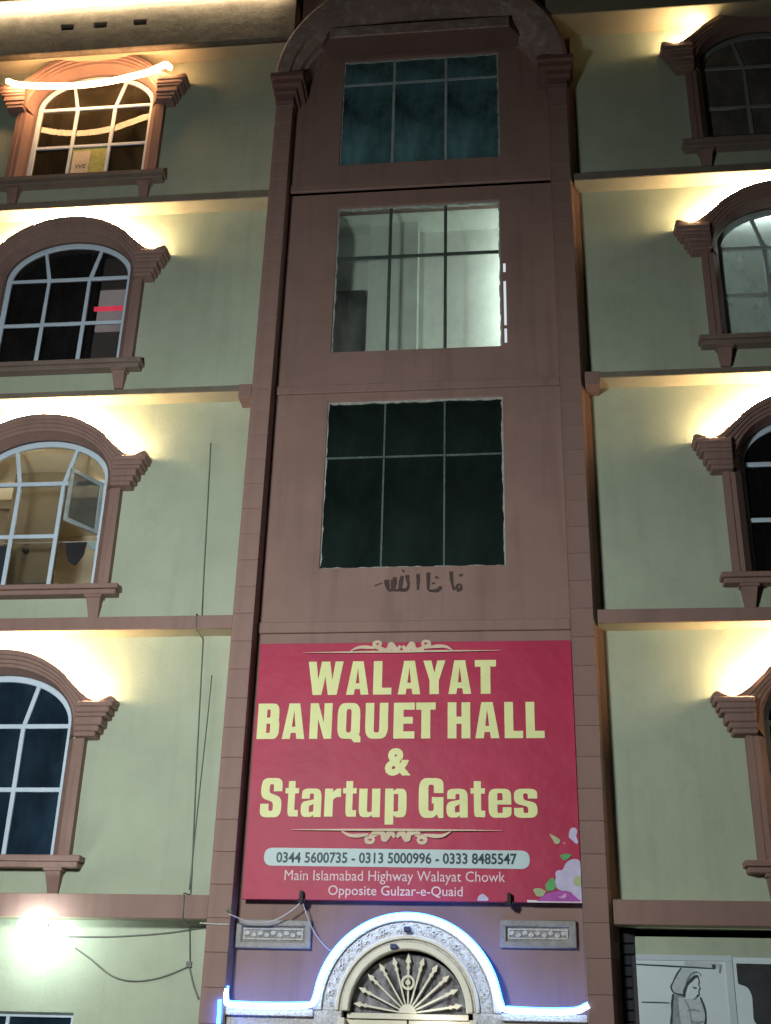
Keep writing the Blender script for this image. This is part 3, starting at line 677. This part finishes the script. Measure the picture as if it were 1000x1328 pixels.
fl_([(735, 390), (800, 370), (870, 378), (840, 410), (790, 440)], YL-.003, GRN, 'leaf_print')
fl_([(640, 170), (700, 195), (760, 235), (740, 275), (700, 275), (675, 225)], YL-.003, PGR, 'leaf_print')
fl_([(870, 110), (920, 110), (935, 150), (915, 190), (940, 260), (915, 275), (880, 240), (840, 205), (850, 150)], YL-.002, LIL)
fl_([(770, 265), (790, 250), (820, 262), (800, 285)], YL-.003, paint('pink_bud_print', (.62, .16, .22), .5, .1, 12, 0))
fl_([(-100, 838), (-85, 790), (-40, 765), (-10, 790), (20, 815), (10, 838)], YL-.003, LIL)
# clamps
for x, z in ((-2.45, 3.42), (-.19, 3.42)):
    bm = bmesh.new(); bx(bm, x-.02, x+.02, 13.47, 13.56, z-.08, z+.05, .004); bx(bm, x-.045, x+.045, 13.50, 13.565, z-.06, z-.03, .003)
    tag(obj('clamp', mesh_bm(bm), BLACK), 'small black clamp on the lower left edge of the red banner' if x < -1 else 'small black clamp on the lower edge of the red banner near its flowers', 'clamp')

# ------------------------------------------------------------------ painted script
INKW = paint('brown_black_wall_paint', (.07, .045, .042), .8, .25, 25, 0)
t = thing('painted_script', 'dark hand painted script on the pink wall under the green window', 'writing')
YS = W-.004
def sx(px): return -1.742+(px/6.667-20)/110*1.051
def sz(py): return 7.30-(py/6.667-14)*.0105
def stroke(pts, wd, y=YS): obj('brush_stroke', ribbon([(sx(a), sz(b)) for a, b in pts], [wd*1.5*(.75+.25*math.sin(1+i*1.7)) for i in range(len(pts))], y, 4), INKW, t)
stroke([(210, 150), (218, 195), (232, 235), (262, 235), (275, 190), (285, 130)], .045)
stroke([(262, 150), (268, 225), (300, 240), (325, 232), (335, 180), (345, 120)], .036, YS-.001)
stroke([(335, 235), (380, 238), (402, 205), (395, 160), (388, 115)], .036, YS-.002)
stroke([(110, 200), (150, 185), (180, 178)], .014)
stroke([(345, 70), (365, 85)], .02)
stroke([(482, 105), (485, 170), (484, 240)], .033)
stroke([(572, 95), (572, 170), (576, 240), (610, 250), (655, 245), (682, 215)], .036)
stroke([(630, 130), (660, 145)], .022); stroke([(600, 190), (630, 185)], .016, YS-.001)
stroke([(768, 90), (772, 150), (780, 200), (795, 245)], .036)
stroke([(815, 250), (850, 240), (852, 205), (825, 205), (815, 240)], .030)
stroke([(835, 130), (868, 115)], .022)

# ------------------------------------------------------------------ carved wall panels
for x0, x1, z0, z1, lb in ((-3.19, -2.35, 2.885, 3.185, 'left'), (-.30, .515, 2.93, 3.215, 'right')):
    t = thing('carved_panel', {'left': 'small silver carved stone panel under the left end of the banner', 'right': 'small carved stone panel below the banner flowers'}[lb], 'panel', (0, 0, 0), 'carved wall panels')
    obj('panel_frame', fill_me([rect(x0, x1, z0, z1), rect(x0+.07, x1-.07, z0+.07, z1-.07)], 13.63, 13.70, .012), paint('silver_frame_'+lb, (.27, .255, .235), .45, .2, 12, .3, 40, dirt=.6, dirtc=(.11, .1, .1)), t)
    box('panel_field', x0+.07, x1-.07, 13.67, 13.699, z0+.07, z1-.07, paint('carved_field_'+lb, (.27, .27, .25), .5, .3, 14, 1.0, 30, dirt=.6, dirtc=(.08, .08, .08)), t)
    obj('field_border', fill_me([rect(x0+.09, x1-.09, z0+.09, z1-.09), rect(x0+.105, x1-.105, z0+.105, z1-.105)], 13.655, 13.67, .002), MARB, t)
    for i in range(9):
        xx = x0+.13+(x1-x0-.26)*i/8
        obj('leaf_relief', fill_me([ell(xx, (z0+z1)/2+.01*(-1)**i, .032, .026, 0, 340, 10)], 13.655, 13.67, .006), MARB, t)

# ------------------------------------------------------------------ entrance portal
DX, DZ = -1.275, 2.27
pt = thing('entrance_portal', 'carved white stone arch with a blue light line round the entrance', 'doorway')
def arc_ring(r0, r1, y0, y1, mat, name, bev=.008, z=DZ, parent=pt):
    return obj(name, fill_me([ell(DX, z, r1, r1, 0, 180, 48)+list(reversed(ell(DX, z, r0, r0, 0, 180, 48)))], y0, y1, bev), mat, parent)
arc_ring(.90, .985, 13.50, 13.70, MARB, 'outer_moulding')
arc_ring(.76, .90, 13.535, 13.70, MARB, 'carved_band')
arc_ring(.72, .76, 13.49, 13.70, MARBS, 'bead_moulding')
arc_ring(.69, .72, 13.53, 13.80, MARB, 'inner_groove')
arc_ring(.62, .69, 13.50, 13.80, MARBS, 'inner_arch')
# carved relief on the band: rosettes and curling leaves
for i in range(9):
    a = math.radians(12+156*i/8); cx_, cz_ = DX+.83*math.cos(a), DZ+.83*math.sin(a)
    obj('rosette', fill_me([[(cx_+(.032+.010*math.cos(6*u))*math.cos(u), cz_+(.032+.010*math.cos(6*u))*math.sin(u)) for u in [math.tau*j/30 for j in range(30)]], ell(cx_, cz_, .014, .014, 0, 330, 11)], 13.515, 13.54, .004), MARB, pt)
for i in range(40):
    a = math.radians(5+170*i/39); pts = []
    for j in range(7):
        u = j/6*4.4; rr = .030*(1-j/8); aa = a+(rr*math.cos(u*(-1)**i))/.83
        R0 = .83+.03*(-1)**i+rr*math.sin(u)
        pts.append((DX+R0*math.cos(aa), 13.528, DZ+R0*math.sin(aa)))
    tube('leaf_scroll', pts, .0085, MARB, pt, 5, 2)
for s in (-1, 1):
    xa, xb = (DX+s*.985, -3.195 if s < 0 else .585); x0, x1 = min(xa, xb), max(xa, xb)
    box('entablature_cap', x0, x1, 13.47, 13.70, 2.20, 2.27, MARB, pt, .006)
    box('entablature', x0, x1, 13.53, 13.70, 1.85, 2.20, MARB, pt)
    for i in range(10):
        xx = x0+.06+(x1-x0-.12)*i/9; pts = [(xx+.05*math.cos(u)*(1-u/9), 13.525, 2.03+.07*math.sin(u)*(1-u/9)) for u in [k*.8 for k in range(8)]]
        tube('leaf_scroll', pts, .012, MARB, pt, 5, 2)
    x2, x3 = (DX-.985, DX-.69) if s < 0 else (DX+.69, DX+.985)
    box('portal_jamb', x2, x3, 13.52, 13.72, .14, 2.269, MARB, pt)
    box('jamb_bead', (x2 if s > 0 else x3)-.035, (x2 if s > 0 else x3)+.035, 13.49, 13.78, .14, 2.2, MARBS, pt)
# fan light grille
fg = thing('fanlight', 'cream fanlight grille of spear tipped spokes above the entrance door', 'window grille')
box('base_bar', DX-.64, DX+.64, 13.60, 13.68, 2.20, 2.255, MARBS, fg, .005)
hub = fill_me([ell(DX, 2.256, .095, .095, 0, 180, 20)], 13.58, 13.68, .01); obj('hub', hub, MARBS, fg)
for i in range(11):
    a = math.radians(9+162*i/10); d = (math.cos(a), math.sin(a)); n_ = (-d[1], d[0]); r1 = .585 if i != 5 else .60
    P = lambda r, o_: (DX+d[0]*r+n_[0]*o_, 2.256+d[1]*r+n_[1]*o_)
    obj('spoke', fill_me([[P(.085, -.008), P(.44, -.011), P(.445, -.020), P(.465, -.020), P(.47, -.012), P(.50, -.013), P(.515, -.030), P(r1, 0), P(.515, .030), P(.50, .013), P(.47, .012), P(.465, .020), P(.445, .020), P(.44, .011), P(.085, .008)]], 13.615, 13.645, .003), MARBS, fg)
obj('medallion', fill_me([ell(DX, 2.256+.305, .075, .075, 0, 350, 30), ell(DX, 2.256+.305, .048, .048, 0, 350, 24)], 13.59, 13.65, .006), MARBS, fg)
obj('medallion_boss', fill_me([ell(DX, 2.256+.305, .028, .028, 0, 350, 20)], 13.585, 13.65, .008), MARBS, fg)
FG = glass('fanlight_glass', (.5, .5, .55), (.42, .42, .46), .15, .85, .8, .05, 9)
obj('pane', fill_me([ell(DX, 2.25, .63, .60, 0, 180, 30)], 13.70), FG, fg)
RED = paint('crimson_glass_reflection', (.20, .01, .025), .7, .3, 8, 0); LF = paint('green_glass_reflection', (.08, .13, .05), .8, .5, 20, 0)  # coloured shapes standing in for reflections in the fanlight glass
for pts, mt_, nm, lb in (([(-.62, .0), (-.60, .14), (-.52, .17), (-.42, .10), (-.38, 0)], RED, 'red_reflection', 'dark red painted reflection low at the left behind the fanlight'),
                         ([(.28, .30), (.36, .42), (.44, .36), (.42, .24), (.34, .22)], RED, 'red_reflection', 'dark red painted reflection high at the right behind the fanlight'),
                         ([(.36, .12), (.42, .19), (.50, .18), (.51, .12), (.42, .09)], RED, 'small_red_reflection', 'small dark red painted reflection at the right behind the fanlight'),
                         ([(.22, .0), (.28, .07), (.38, .05), (.48, .08), (.55, .0)], LF, 'green_reflection', 'green painted reflection low at the right behind the fanlight'),
                         ([(-.34, .16), (-.28, .24), (-.22, .19), (-.20, .10), (-.28, .07), (-.33, .10)], paint('pale_glass_reflection', (.45, .55, .65), .7, .3, 14, 0), 'pale_reflection', 'pale blue white painted reflection at the left behind the fanlight')):
    tag(obj(nm, fill_me([rpoly([(DX+a, 2.256+b, .05) for a, b in pts])], 13.75, 13.78, .004), mt_), lb, 'decoration')
# door leaves
dr = thing('entrance_door', 'cream double door below the fanlight', 'door')
for s in (-1, 1):
    a, b = (DX-.66, DX-.01) if s < 0 else (DX+.01, DX+.66)
    lf = box('door_leaf', a, b, 13.64, 13.69, .14, 2.195, MARBS, dr, .006)
    box('door_panel', a+.1, b-.1, 13.625, 13.64, 1.2, 2.05, MARBS, lf, .006); box('door_panel', a+.1, b-.1, 13.625, 13.64, .3, 1.05, MARBS, lf, .006)
tag(box('door_lamp', DX+.12, DX+.52, 13.40, 13.46, 2.11, 2.15, emit('door_led', (1, 1, .95), 12)), 'white lamp above the entrance door', 'lamp')
for x, z, y in ((-1.28, 3.085, 13.48), (-1.42, 2.905, 13.46)):
    bm = bmesh.new(); bx(bm, x-.035, x+.035, y-.05, y+.03, z-.03, z+.025, .008); bx(bm, x-.015, x+.015, y+.03, 13.54, z-.01, z+.01)
    o = tag(obj('spot_lamp', mesh_bm(bm), paint('navy_housing_%d' % int(z*10), (.01, .02, .10), .4, 0, 1, 0)), 'small blue spot fitting at the crown of the carved arch' if z > 3 else 'small black spot fitting on the inner cream arch', 'lamp')
# blue LED line
r_ = .955; line = [(-3.19, 13.42, 2.45), (-3.18, 13.41, 2.32), (-3.10, 13.42, 2.295), (-2.7, 13.42, 2.29), (-2.33, 13.42, 2.30), (DX-r_-.02, 13.43, 2.34)]
line += [(DX-r_*math.cos(math.radians(a)), 13.45, DZ+.02+(r_-.03)*math.sin(math.radians(a))) for a in range(8, 173, 5)]
line += [(DX+r_+.02, 13.43, 2.34), (-.22, 13.42, 2.30), (.1, 13.42, 2.29), (.45, 13.42, 2.30), (.55, 13.41, 2.335), (.60, 13.40, 2.36)]
tag(tube('blue_light_strip', line, .026, BLUE, None, 8, 2), 'blue white light strip following the entrance arch', 'light strip')
cen = Vector((DX, 0, DZ-.1)); off = []
for x, y, z in line:
    d = (Vector((x, 0, z))-cen); d = Vector((0, 0, 1)) if abs(x-DX) > 1.0 else d.normalized()
    off.append((x+d.x*.036, 13.49, z+d.z*.036))
tag(tube('blue_light_strip', off, .010, BLUED, None, 6, 2), 'thin deep blue glow strip added on the outer edge of the entrance arch light', 'light strip')  # extra strip added for the blue fringe and glow round the white line
tag(tube('blue_light_strip', [(-3.24, 13.37, 2.34), (-3.235, 13.37, 2.2), (-3.235, 13.37, 1.6)], .02, BLUED, None, 6), 'short deep blue glow strip added on the left pilaster', 'light strip')  # added strip standing in for the blue glow at the line's end

# ------------------------------------------------------------------ flood lamp on left wall
fl = thing('flood_lamp', 'glaring round white lamp on the left wall', 'lamp')
bm = bmesh.new(); bmesh.ops.create_uvsphere(bm, u_segments=32, v_segments=20, radius=.17)
for v in bm.verts: v.co += Vector((-5.36, 13.25, 3.0))
obj('lamp_globe', mesh_bm(bm, True), FLOOD, fl)
tube('lamp_arm', [(-5.36, 13.69, 3.08), (-5.36, 13.5, 3.1), (-5.36, 13.4, 3.06)], .02, CABLE, fl)

# ------------------------------------------------------------------ cables
def cable(pts, r, mat, label, sub=6): return tag(tube('cable', pts, r, mat, None, 6, sub), label, 'cable', 'cables on the left wall')
yc = W-.012
cable([(-4.03, yc, 9.21), (-3.99, yc, 8.3), (-3.95, yc, 7.3), (-3.92, yc, 6.72), (-3.91, T, 6.69), (-3.90, T, 6.49), (-3.88, yc, 6.46), (-3.82, yc, 5.0), (-3.75, yc, 3.6), (-3.745, yc, 3.44), (-3.74, T-.004, 3.42), (-3.73, T-.004, 3.14), (-3.72, yc, 3.10), (-3.68, yc, 2.72)], .008, CABLE, 'long dark cable falling down the left wall beside the pilaster', 1)
cable([(-3.73, yc, 6.0), (-3.74, yc, 5.2), (-3.755, yc, 4.4), (-3.765, yc, 3.5)], .006, CABLE, 'short thin cable joining the long one on the left wall')
cable([(-5.1, yc, 2.98), (-4.6, yc, 2.985), (-4.0, yc, 3.03), (-3.54, yc, 3.10)], .008, CABLE, 'dark cable running from the flood lamp to the pilaster')
cable([(-3.53, T-.01, 3.11), (-3.36, T-.01, 3.10), (-3.21, T-.01, 3.10)], .008, CABLEW, 'white cable crossing the left pilaster')
cable([(-3.22, T-.01, 3.21), (-3.0, 13.5, 3.14), (-2.75, 13.52, 3.16), (-2.55, 13.52, 3.27), (-2.45, 13.5, 3.36)], .007, CABLEW, 'thin pale cord sagging from the pilaster to the banner clamp')
cable([(-2.44, 13.5, 3.36), (-2.33, 13.55, 3.1), (-2.22, 13.6, 2.95), (-2.12, 13.6, 2.86)], .006, CABLEW, 'thin pale cord from the banner clamp down to the arch')
cable([(-5.0, yc, 2.86), (-4.8, yc, 2.74), (-4.55, yc, 2.58), (-4.3, yc, 2.53), (-4.0, yc, 2.57), (-3.69, yc, 2.69)], .008, CABLE, 'slack cable hanging in a curve right of the flood lamp')
cable([(-3.69, yc, 2.70), (-3.62, yc, 2.5), (-3.55, yc, 2.36)], .010, CABLE, 'short cable slanting down from the junction to the pilaster')
tag(box('junction_box', -3.72, -3.66, yc-.02, W, 2.68, 2.74, CABLE), 'tiny grey junction where the left wall cables meet', 'box')
tag(tube('cable_hook', [(-3.24, T-.002, 3.24), (-3.22, T-.03, 3.24), (-3.18, T-.03, 3.22)], .014, CABLE, None, 6, 3), 'small metal hook on the left pilaster holding the cord', 'hook')

# ------------------------------------------------------------------ right ground floor: dark shutter and billboards
sh = thing('shutter', 'dark narrow shutter between the tower and the white billboards', 'shutter')
SHM = paint('dark_shutter_metal', (.018, .02, .028), .5, .2, 5, 0)
box('shutter_back', .9, 1.14, 13.74, 13.78, 0, 3.14, SHM, sh)
for i in range(28): box('slat', .9, 1.125, 13.70, 13.739, 3.10-.11*i-.10, 3.10-.11*i, SHM, sh, .008)
box('shutter_post', 1.075, 1.125, 13.55, 13.70, 0, 2.86, paint('dark_violet_post', (.05, .045, .06), .6, .2, 5, 0), sh)
bb = thing('billboard', 'pale blue white billboard with a line drawing of a veiled woman', 'billboard')
BW = paint('billboard_white_print', (.60, .70, .75), .6, .05, 2, 0); BG = paint('billboard_grey_line', (.05, .07, .08), .7, .3, 30, 0)
BM = paint('billboard_mid_grey', (.24, .29, .31), .7, .25, 25, 0)
BX0, BX1, BZ0, BZ1 = 1.115, 2.09, .4, 2.875
box('board', BX0, BX1, 13.54, 13.60, BZ0, BZ1, BW, bb, .004)
for i, (a, b, c_, d) in enumerate(((BX0+.001, BX1, 2.82, 2.875), (BX1-.07, BX1, .41, 2.82))): box('board_trim', a, b, 13.53, 13.538, c_, d-.002, paint('trim_%d' % i, (.5, .58, .64), .5, .03, 5, 0), bb)
YB = 13.534
LG = paint('billboard_light_grey', (.45, .53, .57), .7, .12, 20, 0)
def tone(pts, mat, y, r=12):
    P = [(1.10+(a-115)/623*.925, 2.875-(b-285)/455*.675, .02) for a, b in pts]
    obj('tone_print', fill_me([rpoly(P)], y), mat, bb)
tone([(432, 374), (395, 420), (356, 500), (372, 540), (432, 545), (455, 480), (500, 420), (545, 400), (520, 378)], LG, YB+.003)
tone([(352, 545), (430, 550), (440, 620), (400, 760), (338, 760)], BM, YB+.002)
tone([(395, 560), (440, 570), (545, 570), (562, 640), (555, 760), (400, 760)], LG, YB+.0012)
tone([(455, 325), (700, 335), (690, 372), (455, 362)], LG, YB+.003)
def sk(pts, wd, mat=BG, y=YB, nm='drawn_line'):
    # points given on the 1000x740 enlargement of the drawing
    P = [(1.10+(a-115)/623*.925+ .0*(b), 2.875-(b-285)/455*.675) for a, b in pts]
    obj(nm, ribbon(P, [wd*(.6+.4*abs(math.sin(i*1.3+.5))) for i in range(len(P))], y, 4), mat, bb)
sk([(120, 352), (400, 362), (660, 372)], .016); sk([(145, 598), (250, 598), (335, 600)], .012)
sk([(655, 372), (655, 345)], .04, BG); sk([(690, 400), (705, 345)], .02, BM)
sk([(430, 372), (400, 410), (370, 460), (352, 500), (372, 535), (420, 545), (435, 545)], .016, BG, YB-.001)
sk([(435, 560), (442, 520), (462, 480), (490, 450), (520, 425), (542, 425)], .028, BG, YB-.002)
sk([(540, 425), (546, 455), (540, 480), (548, 500), (538, 515), (536, 545), (520, 556), (500, 575)], .009, BG, YB-.003)
sk([(500, 492), (512, 500), (524, 496)], .014, BG, YB-.004); sk([(524, 545), (532, 549)], .014, BG, YB-.004)
sk([(365, 540), (350, 600), (345, 660), (335, 720), (335, 760)], .020, BG, YB-.005)
sk([(382, 570), (378, 640), (388, 700), (395, 750)], .03, BM, YB-.001)
sk([(440, 575), (460, 620), (470, 680), (475, 740)], .012, BM, YB-.002)
sk([(545, 560), (565, 620), (570, 680), (560, 740)], .018, BG, YB-.006)
sk([(450, 650), (490, 640), (540, 650)], .012, BM, YB-.003); sk([(470, 715), (510, 722), (550, 712)], .02, BM, YB-.004)
sk([(452, 480), (470, 440), (500, 405), (540, 395), (560, 420)], .010, BM, YB-.006)
b2 = thing('billboard', 'dark grey photo billboard at the bottom right corner', 'billboard')
box('board', 2.095, 3.6, 13.54, 13.60, .4, 2.86, BW, b2, .004)
obj('dark_print', fill_me([rpoly([(2.13, 2.80), (3.58, 2.79), (3.58, 2.25), (2.62, 2.26, .03), (2.48, 2.22, .05), (2.38, 2.16, .05), (2.25, 2.24, .05), (2.26, 2.50, .05), (2.22, 2.58, .05), (2.13, 2.60, .02)])], YB), paint('billboard_dark_photo', (.035, .038, .042), .6, .4, 3, 0), b2)
obj('pale_print', fill_me([rpoly([(2.40, 2.12), (2.62, 2.24, .04), (3.0, 2.26), (3.58, 2.27), (3.58, 2.19), (2.8, 2.17, .04), (2.5, 2.06, .04)])], YB-.003), paint('billboard_beige_photo', (.35, .34, .30), .6, .3, 6, 0), b2)

# ------------------------------------------------------------------ assumed floodlight, out of view at the viewer's left
sl = thing('assumed_floodlight_post', 'assumed floodlight on a grey post, out of view left of the viewer', 'floodlight', (0, 0, 0))  # unseen lamp, assumed from the strong light on the facade
POLE = paint('galvanised_pole', (.3, .3, .3), .4, .1, 5, 0, metallic=.6)
tube('pole', [(ASSUMED_LAMP.x-.9, ASSUMED_LAMP.y-.3, 0), (ASSUMED_LAMP.x-.9, ASSUMED_LAMP.y-.7, 5.4), (ASSUMED_LAMP.x-.6, ASSUMED_LAMP.y-.7, 5.55), (ASSUMED_LAMP.x, ASSUMED_LAMP.y-.7, 5.5)], .06, POLE, sl, 10, 3)
bm = bmesh.new(); bx(bm, ASSUMED_LAMP.x-.3, ASSUMED_LAMP.x+.3, ASSUMED_LAMP.y-.72, ASSUMED_LAMP.y-.60, 5.25, 5.55, .02); obj('lamp_head', mesh_bm(bm), POLE, sl)
